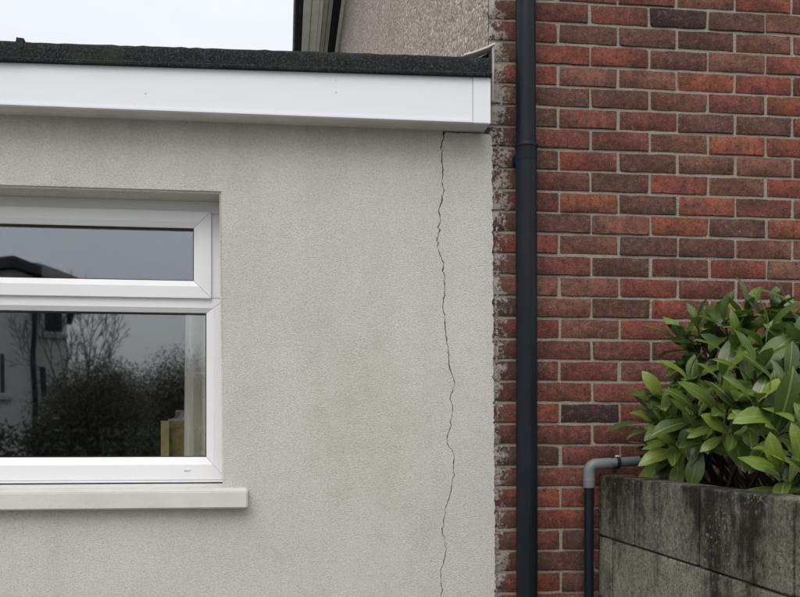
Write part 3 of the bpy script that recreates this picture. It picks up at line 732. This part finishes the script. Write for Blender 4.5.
cl = MB().tube([q-Vector((.006, 0, 0)), q+Vector((.006, 0, -.001))], .0222, 20).build('clip', M['gasket'], wp, smooth=True)
MB().box((q.x-.006, wy+.01, q.z-.012), (q.x+.006, -.002, q.z+.012)).build('clip_base', M['gasket'], cl); MB().box((q.x-.007, wy-.004, q.z+.02), (q.x+.004, wy+.006, q.z+.028)).build('clip_tab', M['lead'], cl)

# ================================================================== BLOCK PLANTER
XP = at(597, 480, 0).x; ZP = at(597, 474.8, 0).z
pl = tag(empty('block_planter'), 'weathered concrete block planter wall with dark stains under the laurel', 'planter')
BL, BH, BT, J = .45, .222, .1, .012
def block_mesh(L, seed):
    rn = random.Random(seed); bm = bmesh.new()
    bmesh.ops.create_cube(bm, size=1)
    for v in bm.verts: v.co = Vector((v.co.x*BT, v.co.y*(L-J), v.co.z*(BH-.005)))
    bmesh.ops.bevel(bm, geom=list(bm.edges), offset=.0045, segments=1, affect='EDGES')
    for v in bm.verts: v.co += Vector((rn.uniform(-.0018, .0018), rn.uniform(-.0018, .0018), rn.uniform(-.0018, .0018)))
    me = bpy.data.meshes.new('block'); bm.to_mesh(me); bm.free(); me.materials.append(M['block'])
    me.shade_smooth(); me.set_sharp_from_angle(angle=R(25)); return me
rn = random.Random(21)
for c_ in range(5):
    zc = ZP-(c_+.5)*BH+.003; yj = -.79+BL*2 if c_ % 2 == 0 else -.14+BL
    yj = yj % BL - BL if True else yj
    ys = [-.012]+[y for y in [yj-BL*i for i in range(7)] if y < -.03]
    ys = [y for y in ys if y > -2.45]+[-2.45]
    for a_, b_ in zip(ys, ys[1:]):
        if a_-b_ < .02: continue
        o = link('block', block_mesh(a_-b_, c_*17+int(-a_*50)), pl); o.location = (XP+BT/2+rn.uniform(-.0015, .0015), (a_+b_)/2, zc)
        t = (1.25 if c_ == 1 else .82 if c_ == 0 else 1.0)*rn.uniform(.92, 1.08); o.color = (t, t, t*.96, 1)
MB().box((XP+.03, -2.444, 0), (XP+BT-.03, -.014, ZP-.006)).build('mortar_core', M['core'], pl)
# front return of the planter, off to the side of the camera
PX1 = 3.1
for c_ in range(5):
    zc = ZP-(c_+.5)*BH+.003; x = XP+BT+.004-(.225 if c_ % 2 else 0)
    while x < PX1:
        a_ = max(x, XP+BT+.004); b_ = min(x+BL, PX1)
        if b_-a_ > .03:
            o = link('block', block_mesh(b_-a_, c_*29+int(x*50)), pl); o.location = ((a_+b_)/2, -2.4, zc); o.rotation_euler = (0, 0, R(90)); o.color = (1, 1, .96, 1)
        x += BL
sl = MB(); n = 16; x0, x1, y0, y1 = XP+BT+.001, PX1, -2.34, -.012; rn = random.Random(4)
vs_ = [(x0+(x1-x0)*i/n, y0+(y1-y0)*j/n, ZP-.05+rn.uniform(-.015, .02)) for i in range(n+1) for j in range(n+1)]
sl.add(vs_, [(i*(n+1)+j, (i+1)*(n+1)+j, (i+1)*(n+1)+j+1, i*(n+1)+j+1) for i in range(n) for j in range(n)])
so_ = sl.build('soil', M['soil'], smooth='all'); tag(so_, kind='structure')
ZS = ZP-.05

# ================================================================== LAUREL SHRUB
sh = tag(empty('laurel_shrub'), 'leafy green laurel shrub with glossy leaves growing in the planter', 'shrub')
def leaf_mesh(seed):
    rn = random.Random(seed); L = .13; Wd = rn.uniform(.019, .0275); n = 11; vs_ = []; fs = []
    droop = rn.uniform(.0, .05); fold = rn.uniform(.02, .35); tw = rn.uniform(-.3, .3); wav = rn.uniform(.0008, .0022); ph = rn.uniform(0, 6)
    for i in range(n):
        t = i/(n-1); y = L*t
        wdt = Wd*(max(0, math.sin(math.pi*t**1.35))**.8)
        if t < .09: wdt = .0016
        if i == n-1: wdt = 0.0004
        z = -droop*t*t+.012*math.sin(math.pi*t*.6); a = tw*t; bend = .006*math.sin(ph)*t*t
        for s_ in (-1, -.55, 0, .55, 1):
            x = wdt*s_; zz = z+abs(x)*fold+(wav*math.sin(ph+t*13+s_) if abs(s_) == 1 else 0)-(abs(s_) == 1)*.0012
            vs_.append((x*math.cos(a)+bend, y, zz+x*math.sin(a)))
    for i in range(n-1):
        for j in range(4): fs.append((i*5+j, i*5+j+1, (i+1)*5+j+1, (i+1)*5+j))
    me = bpy.data.meshes.new('leaf'); me.from_pydata(vs_, [], fs); me.shade_smooth(); me.materials.append(M['leaf']); return me
LEAVES = [leaf_mesh(s) for s in range(18)]
GREENS = [(.070, .118, .020), (.090, .145, .024), (.052, .092, .020), (.112, .170, .026), (.078, .128, .028), (.060, .108, .022)]
YOUNG = [(.14, .205, .026), (.18, .24, .035), (.12, .185, .025)]
#        px   py   Y     lean(x,y,z)       n  size young
SHOOTS = [(697, 322, -.30, (-.15, -.25, 1), 9, 1.00, 0), (716, 318, -.34, (.05, -.3, 1), 8, 1.0, 0), (746, 312, -.36, (-.05, -.25, 1), 9, 1.05, 0), (783, 312, -.42, (.1, -.2, 1), 8, 1.0, 0),
 (805, 305, -.5, (.1, -.2, 1), 8, 1.05, 0), (684, 341, -.26, (-.5, -.2, .8), 7, .95, 0), (735, 345, -.5, (0, -.5, 1), 8, 1.05, 0), (768, 335, -.55, (0, -.4, 1), 8, 1.1, 0), (797, 345, -.66, (0, -.5, 1), 8, 1.1, 0),
 (690, 382, -.40, (-.5, -.5, .8), 8, 1.0, 0), (722, 378, -.56, (-.2, -.7, .8), 8, 1.1, 0), (757, 370, -.68, (0, -.6, 1), 8, 1.1, 0), (788, 378, -.78, (.1, -.6, .9), 8, 1.1, 0),
 (664, 398, -.26, (-.8, -.3, .7), 8, .95, 0), (655, 424, -.24, (-1, -.4, .5), 7, .9, 1), (672, 425, -.36, (-.6, -.6, .6), 8, .95, 0), (697, 412, -.50, (-.4, -.8, .6), 8, 1.0, 0),
 (728, 408, -.66, (-.2, -.8, .6), 8, 1.05, 0), (757, 402, -.80, (-.1, -.7, .8), 8, 1.05, 1), (792, 408, -.88, (0, -.8, .6), 8, 1.05, 0), (676, 447, -.40, (-.7, -.7, .4), 7, .85, 1),
 (703, 440, -.55, (-.4, -.9, .2), 7, .9, 0), (733, 434, -.72, (-.2, -1, .1), 6, .95, 0), (655, 452, -.22, (-.8, -.5, .3), 5, .95, 0), (783, 432, -.92, (0, -1, .3), 7, 1.05, 0),
 (780, 472, -.98, (-.7, -.5, .7), 9, .9, 1), (803, 466, -1.02, (-.5, -.5, 1), 9, .95, 1), (815, 440, -.98, (0, -.6, .8), 7, 1.0, 0),
 (712, 360, -.30, (-.2, .1, 1), 7, 1.0, 0), (745, 360, -.38, (0, .1, 1), 7, 1.0, 0), (780, 350, -.40, (0, .1, 1), 7, 1.0, 0), (708, 396, -.34, (-.3, 0, 1), 7, .95, 0), (742, 390, -.45, (0, -.1, 1), 7, 1.0, 0),
 (775, 395, -.55, (0, -.1, 1), 7, 1.0, 0), (680, 405, -.24, (-.5, 0, .9), 6, .9, 0), (690, 432, -.32, (-.4, -.3, .6), 6, .9, 0), (800, 375, -.55, (.1, -.1, 1), 7, 1.0, 0), (765, 352, -.30, (0, .1, 1), 6, 1.0, 0),
 (820, 340, -.5, (.2, -.2, 1), 8, 1.05, 0), (830, 385, -.8, (.2, -.5, 1), 8, 1.05, 0), (850, 320, -.45, (.2, -.2, 1), 8, 1.0, 0), (860, 360, -.6, (.2, -.4, 1), 8, 1.0, 0), (880, 400, -.8, (.2, -.6, .8), 8, 1.0, 0),
 (845, 430, -1.0, (.1, -.7, .7), 8, 1.0, 0), (900, 340, -.5, (.3, -.2, 1), 8, 1.0, 0), (930, 380, -.6, (.4, -.3, .9), 8, 1.0, 0), (920, 430, -.9, (.3, -.8, .5), 8, 1.0, 0), (960, 350, -.45, (.4, -.2, .9), 8, 1.0, 0),
 (870, 470, -1.05, (0, -.7, .7), 8, 1.0, 1), (980, 420, -.7, (.6, -.5, .6), 8, 1.0, 0)]
base = [at(735, 486, -.42), at(752, 488, -.5), at(770, 490, -.6), at(800, 490, -.6), at(860, 490, -.6)]
SHOOTS = [(a, b_, c_, d_, n_+1, e_, f_) for a, b_, c_, d_, n_, e_, f_ in SHOOTS]
rq = random.Random(71)
for px, py, Y in ((700, 352, -.3), (730, 355, -.4), (760, 365, -.5), (790, 360, -.55), (715, 385, -.4), (745, 400, -.55), (780, 385, -.6), (668, 412, -.25), (700, 425, -.42), (728, 425, -.52), (685, 395, -.3), (765, 420, -.65), (800, 400, -.7), (662, 440, -.26), (690, 455, -.36), (655, 410, -.2), (800, 330, -.55), (772, 318, -.42), (730, 328, -.4), (690, 365, -.28)):
    SHOOTS.append((px+rq.uniform(-6, 6), py+rq.uniform(-6, 6), Y, (rq.uniform(-.6, .3), rq.uniform(-.8, 0), rq.uniform(.3, 1)), 7, rq.uniform(.7, .95), 2))
rn = random.Random(17); nleaf = 0; extra = MB()
for si, (px, py, Y, lean, nl, size, yg) in enumerate(SHOOTS):
    p = at(px, py, Y); A = Vector(lean).normalized()
    b0 = min(base, key=lambda q: abs(q.x-p.x-.12)).copy(); b0.z = ZS-.01; b0 += Vector((rn.uniform(-.05, .05), rn.uniform(-.06, .06), 0))
    # stem: rises from the soil and curves into the shoot axis
    q1 = b0.lerp(p, .45)+Vector((0, 0, -.06))+Vector((rn.uniform(-.03, .03), rn.uniform(-.03, .03), 0)); q2 = p-A*.1
    sp = []
    for i in range(9):
        t = i/8; sp.append(b0*(1-t)**3+q1*3*t*(1-t)**2+q2*3*t*t*(1-t)+p*t**3)
    MB().tube(sp, [.0085*(1-t/8*.72) for t in range(9)], 6).build('stem', M['bark'], sh, smooth='all')
    u = A.orthogonal().normalized(); v = A.cross(u); ph = rn.uniform(0, 6.28)
    for k_ in range(nl):
        az_ = ph+k_*2.4; tt = k_/max(1, nl-1)
        el_a = R(16+62*tt**.8+rn.uniform(-11, 11))
        rad = u*math.cos(az_)+v*math.sin(az_)
        d = (A*math.cos(el_a)+rad*math.sin(el_a)+Vector((0, -.05, -.12*tt))).normalized()
        nrm = (A-d*A.dot(d)); nrm = (nrm.normalized()*.8+Vector((0, -.12, .55))); nrm = (nrm-d*nrm.dot(d)).normalized()
        X = d.cross(nrm).normalized()
        L = size*rn.uniform(.62, 1.22)*(.8+.4*min(1, tt*2))
        mtx = Matrix((( X.x, d.x, nrm.x), (X.y, d.y, nrm.y), (X.z, d.z, nrm.z))).to_4x4()
        mtx = Matrix.Translation(p-A*(.012*k_)) @ mtx @ Matrix.Scale(L, 4)
        tip = mtx @ Vector((0, .13, 0))
        if tip.y > -.012:                             # keep leaves off the brickwork
            continue
        me = rn.choice(LEAVES)
        young = yg == 1 and rn.random() < .35 or (not yg and rn.random() < .06)
        c = rn.choice(YOUNG if young else GREENS); kk = rn.uniform(.85, 1.2)
        if nleaf < 298 and px < 818 and yg < 2:
            o = link('leaf', me, sh); o.matrix_local = mtx; o.color = (c[0]*kk, c[1]*kk, c[2]*kk, 1); nleaf += 1
        else:
            extra.add([mtx @ vv_.co for vv_ in me.vertices], [tuple(f.vertices) for f in me.polygons])
me = bpy.data.meshes.new('leaf_mass'); me.from_pydata(extra.v, [], extra.f); me.shade_smooth(); me.materials.append(M['leaf'])
o = link('leaf_mass', me, sh); o.color = (.05, .09, .02, 1); tag(o, kind='stuff')

# ================================================================== ACROSS THE ROAD (seen as reflections in the glass)
PG = FR+.026
def rf(x, y, Y):
    p = at(x, y, 2*PG-Y); return Vector((p.x, Y, p.z))
oh = tag(empty('pale_house'), 'pale rendered house with dark roof across the road, mirrored in the window', 'house')
HY = -20.0
hx = rf(67, 340, HY).x; hz = rf(40, 279, HY).z
hx0 = hx-11
MB().box((hx0, HY-8, 0), (hx, HY, hz)).build('wall', M['housewall'], oh)
zr = rf(40, 262.5, HY-1.5).z; zr2 = rf(15, 257, HY-2).z
rx1, rx2, rx3 = rf(72, 280, HY).x, rf(56, 262, HY-1.5).x, rf(30, 262, HY-1.5).x
ez = hz-.05
MB().add([(hx0-.4, HY+.4, ez), (hx+.4, HY+.4, ez), (hx+.4, HY-8.4, ez), (hx0-.4, HY-8.4, ez), (hx0+3, HY-2.6, zr), (rx2, HY-1.7, zr), (rx2, HY-6.2, zr), (hx0+3, HY-6, zr),
          (hx0-.4, HY+.4, ez-.15), (hx+.4, HY+.4, ez-.15), (hx+.4, HY-8.4, ez-.15), (hx0-.4, HY-8.4, ez-.15)],
         [(0, 1, 5, 4), (1, 2, 6, 5), (2, 3, 7, 6), (3, 0, 4, 7), (4, 5, 6, 7), (0, 8, 9, 1), (1, 9, 10, 2), (2, 10, 11, 3), (3, 11, 8, 0), (8, 11, 10, 9)]).build('roof', M['rooftile'], oh)
xg = rf(17, 257, HY).x
gz = rf(17, 256.5, HY+1).z
MB().add([(xg-3, HY+.9, hz-.2), (xg+.0, HY+.9, gz), (xg+.65, HY+.9, hz+.15), (xg-3, HY-4, hz-.2), (xg, HY-4, gz), (xg+.65, HY-4, hz+.15),
          (xg-3, HY+.9, hz-.45), (xg, HY+.9, gz-.28), (xg+.65, HY+.9, hz-.1), (xg-3, HY-4, hz-.45), (xg, HY-4, gz-.28), (xg+.65, HY-4, hz-.1)],
         [(0, 1, 4, 3), (1, 2, 5, 4), (6, 9, 10, 7), (7, 10, 11, 8), (0, 6, 7, 1), (1, 7, 8, 2), (2, 8, 11, 5), (0, 3, 9, 6), (3, 4, 10, 9), (4, 5, 11, 10)]).build('porch_roof', M['rooftile'], oh)
MB().add([(xg-2.9, HY+.6, 0), (xg+.45, HY+.6, 0), (xg+.45, HY+.6, hz-.1), (xg, HY+.6, gz-.3), (xg-2.9, HY+.6, hz-.45), (xg-2.9, HY, 0), (xg+.45, HY, 0), (xg+.45, HY, hz-.1), (xg, HY, gz-.3), (xg-2.9, HY, hz-.45)],
         [(0, 1, 2, 3, 4), (5, 9, 8, 7, 6), (0, 5, 6, 1), (1, 6, 7, 2), (2, 7, 8, 3), (3, 8, 9, 4), (4, 9, 5, 0)]).build('gable_bay', M['housewall'], oh)
def owin(x0, y0, x1, y1, Y):
    a, b = rf(x0, y0, Y), rf(x1, y1, Y)
    w_ = MB().box((a.x, Y-.02, b.z), (b.x, Y+.03, a.z)).build('window', M['pvc'], oh)
    MB().box((a.x+.06, Y+.031, b.z+.06), (b.x-.06, Y+.04, a.z-.06)).build('pane', M['darkglass'], w_)
    MB().box((a.x-.08, Y, b.z-.1), (b.x+.08, Y+.12, b.z-.005)).build('sill', M['sill'], w_)
owin(43, 308, 65, 335, HY); owin(39, 365, 49, 400, HY); owin(-5, 352, 4, 398, HY+.6); owin(-60, 352, -35, 400, HY); owin(-60, 300, -35, 335, HY)
q = rf(28, 300, HY+.7); MB().tube([(q.x, HY+.66, .05), (q.x, HY+.66, hz-.3)], .06, 10).build('rain_pipe', M['pipe'], oh)

piv = Vector((hx, HY, 0)); oh.matrix_world = Matrix.Translation(piv) @ Matrix.Rotation(R(-15), 4, 'Z') @ Matrix.Translation(-piv)
def tree(name, label, root, h, seed, spread=.62, depth=6):
    rn = random.Random(seed); t = tag(empty(name), label, 'tree'); tr = MB(); br = MB()
    def grow(p, d, L, r, k):
        n_ = 3; pts_ = [p]; dd_ = d.copy()
        for i in range(n_):
            dd_ = (dd_+Vector((rn.uniform(-.13, .13), rn.uniform(-.13, .13), rn.uniform(-.02, .1)))).normalized(); pts_.append(pts_[-1]+dd_*L/n_)
        r1 = r*.66
        (tr if k == 0 else br).tube(pts_, [r+(r1-r)*i/n_ for i in range(n_+1)], 8 if k < 2 else 4, cap=k == 0)
        if k >= depth: return
        for i in range(3):
            pu = dd_.orthogonal().normalized(); pv = dd_.cross(pu); az_ = 2.1*i+rn.uniform(-.6, .6)+k; an = spread*rn.uniform(.6, 1.15)*(.35 if i == 0 else 1); nd = (dd_*math.cos(an)+(pu*math.cos(az_)+pv*math.sin(az_))*math.sin(an)+Vector((0, 0, .1))).normalized()
            at_ = pts_[-1] if i < 2 else pts_[2]
            grow(at_, nd, L*rn.uniform(.62, .82)*(1.05 if i == 0 else .9), max(.007, r1*rn.uniform(.62, .85)), k+1)
    grow(Vector(root), Vector((0, 0, 1)), h*.24, h*.013, 0)
    tr.build('trunk', M['greybark'], t, smooth='all'); br.build('crown', M['greybark'], t); return t
p = rf(93, 440, -17.5); tree('bare_tree', 'bare winter tree beside the pale house across the road', (p.x, -17.5, 0), 6.4, 3)
def bush(name, label, parts, seed, n, mat, ls=.09, group=None):
    """parts: list of (centre, radii) clumps; leaves as small quads through the clump shells"""
    rn = random.Random(seed); t = tag(empty(name), label, 'bush', group); mb = MB(); st = MB()
    tot = sum(r[0]*r[2] for _, r in parts)
    for c_, r_ in parts:
        for _ in range(int(n*r_[0]*r_[2]/tot)):
            d = Vector((rn.gauss(0, 1), rn.gauss(0, 1), rn.gauss(0, 1))).normalized()*(rn.random()**.45)*rn.uniform(.75, 1.3)
            p = Vector((c_[0]+d.x*r_[0], c_[1]+d.y*r_[1], max(.05, c_[2]+d.z*r_[2])))
            a = Vector((rn.uniform(-1, 1), rn.uniform(-1, 1), rn.uniform(-.6, 1))).normalized(); b_ = a.orthogonal().normalized(); b_ = Matrix.Rotation(rn.uniform(0, 6.3), 3, a) @ b_; c2 = a.cross(b_)*.5
            s_ = ls*rn.uniform(.6, 1.4)
            mb.add([p-b_*s_, p+c2*s_*.8, p+b_*s_, p-c2*s_*.8], [(0, 1, 2, 3)])
        st.tube([(c_[0], c_[1], 0), (c_[0]+.05, c_[1], max(.3, c_[2]*.9))], [.06, .03], 6)
    st.build('stem', M['greybark'], t); me = bpy.data.meshes.new('foliage'); me.from_pydata(mb.v, [], mb.f); me.materials.append(mat); link('foliage', me, t); return t
def cl_(x, y, Y, rx, ry, rz): 
    p = rf(x, y, Y); return ((p.x, Y, p.z), (rx, ry, rz))
bush('evergreen_bush', 'dark evergreen bush in front of the pale house across the road', [cl_(72, 420, -16.5, .9, .8, 1.0), cl_(95, 400, -16.5, 1.0, .8, 1.0), cl_(55, 445, -16, .6, .6, .7), cl_(118, 415, -16.5, .8, .8, 1.0)], 31, 42000, M['shrubfol'], .028)
bush('evergreen_bush', 'rounded dark bush on the far verge, reflected beside the curtain', [cl_(172, 405, -20, 1.0, .9, 1.3), cl_(190, 400, -20, 1.0, .9, 1.3), cl_(148, 418, -20, 1.2, .9, 1.2)], 32, 32000, M['shrubfol'], .03)
hp = []
for i in range(26): hp.append(((-16+i*1.25, -15.6, .75+.15*math.sin(i*1.7)), (.85, .5, .8)))
bush('garden_hedge', 'long clipped hedge along the far side of the road', hp, 33, 16000, M['hedgefol'], .08)
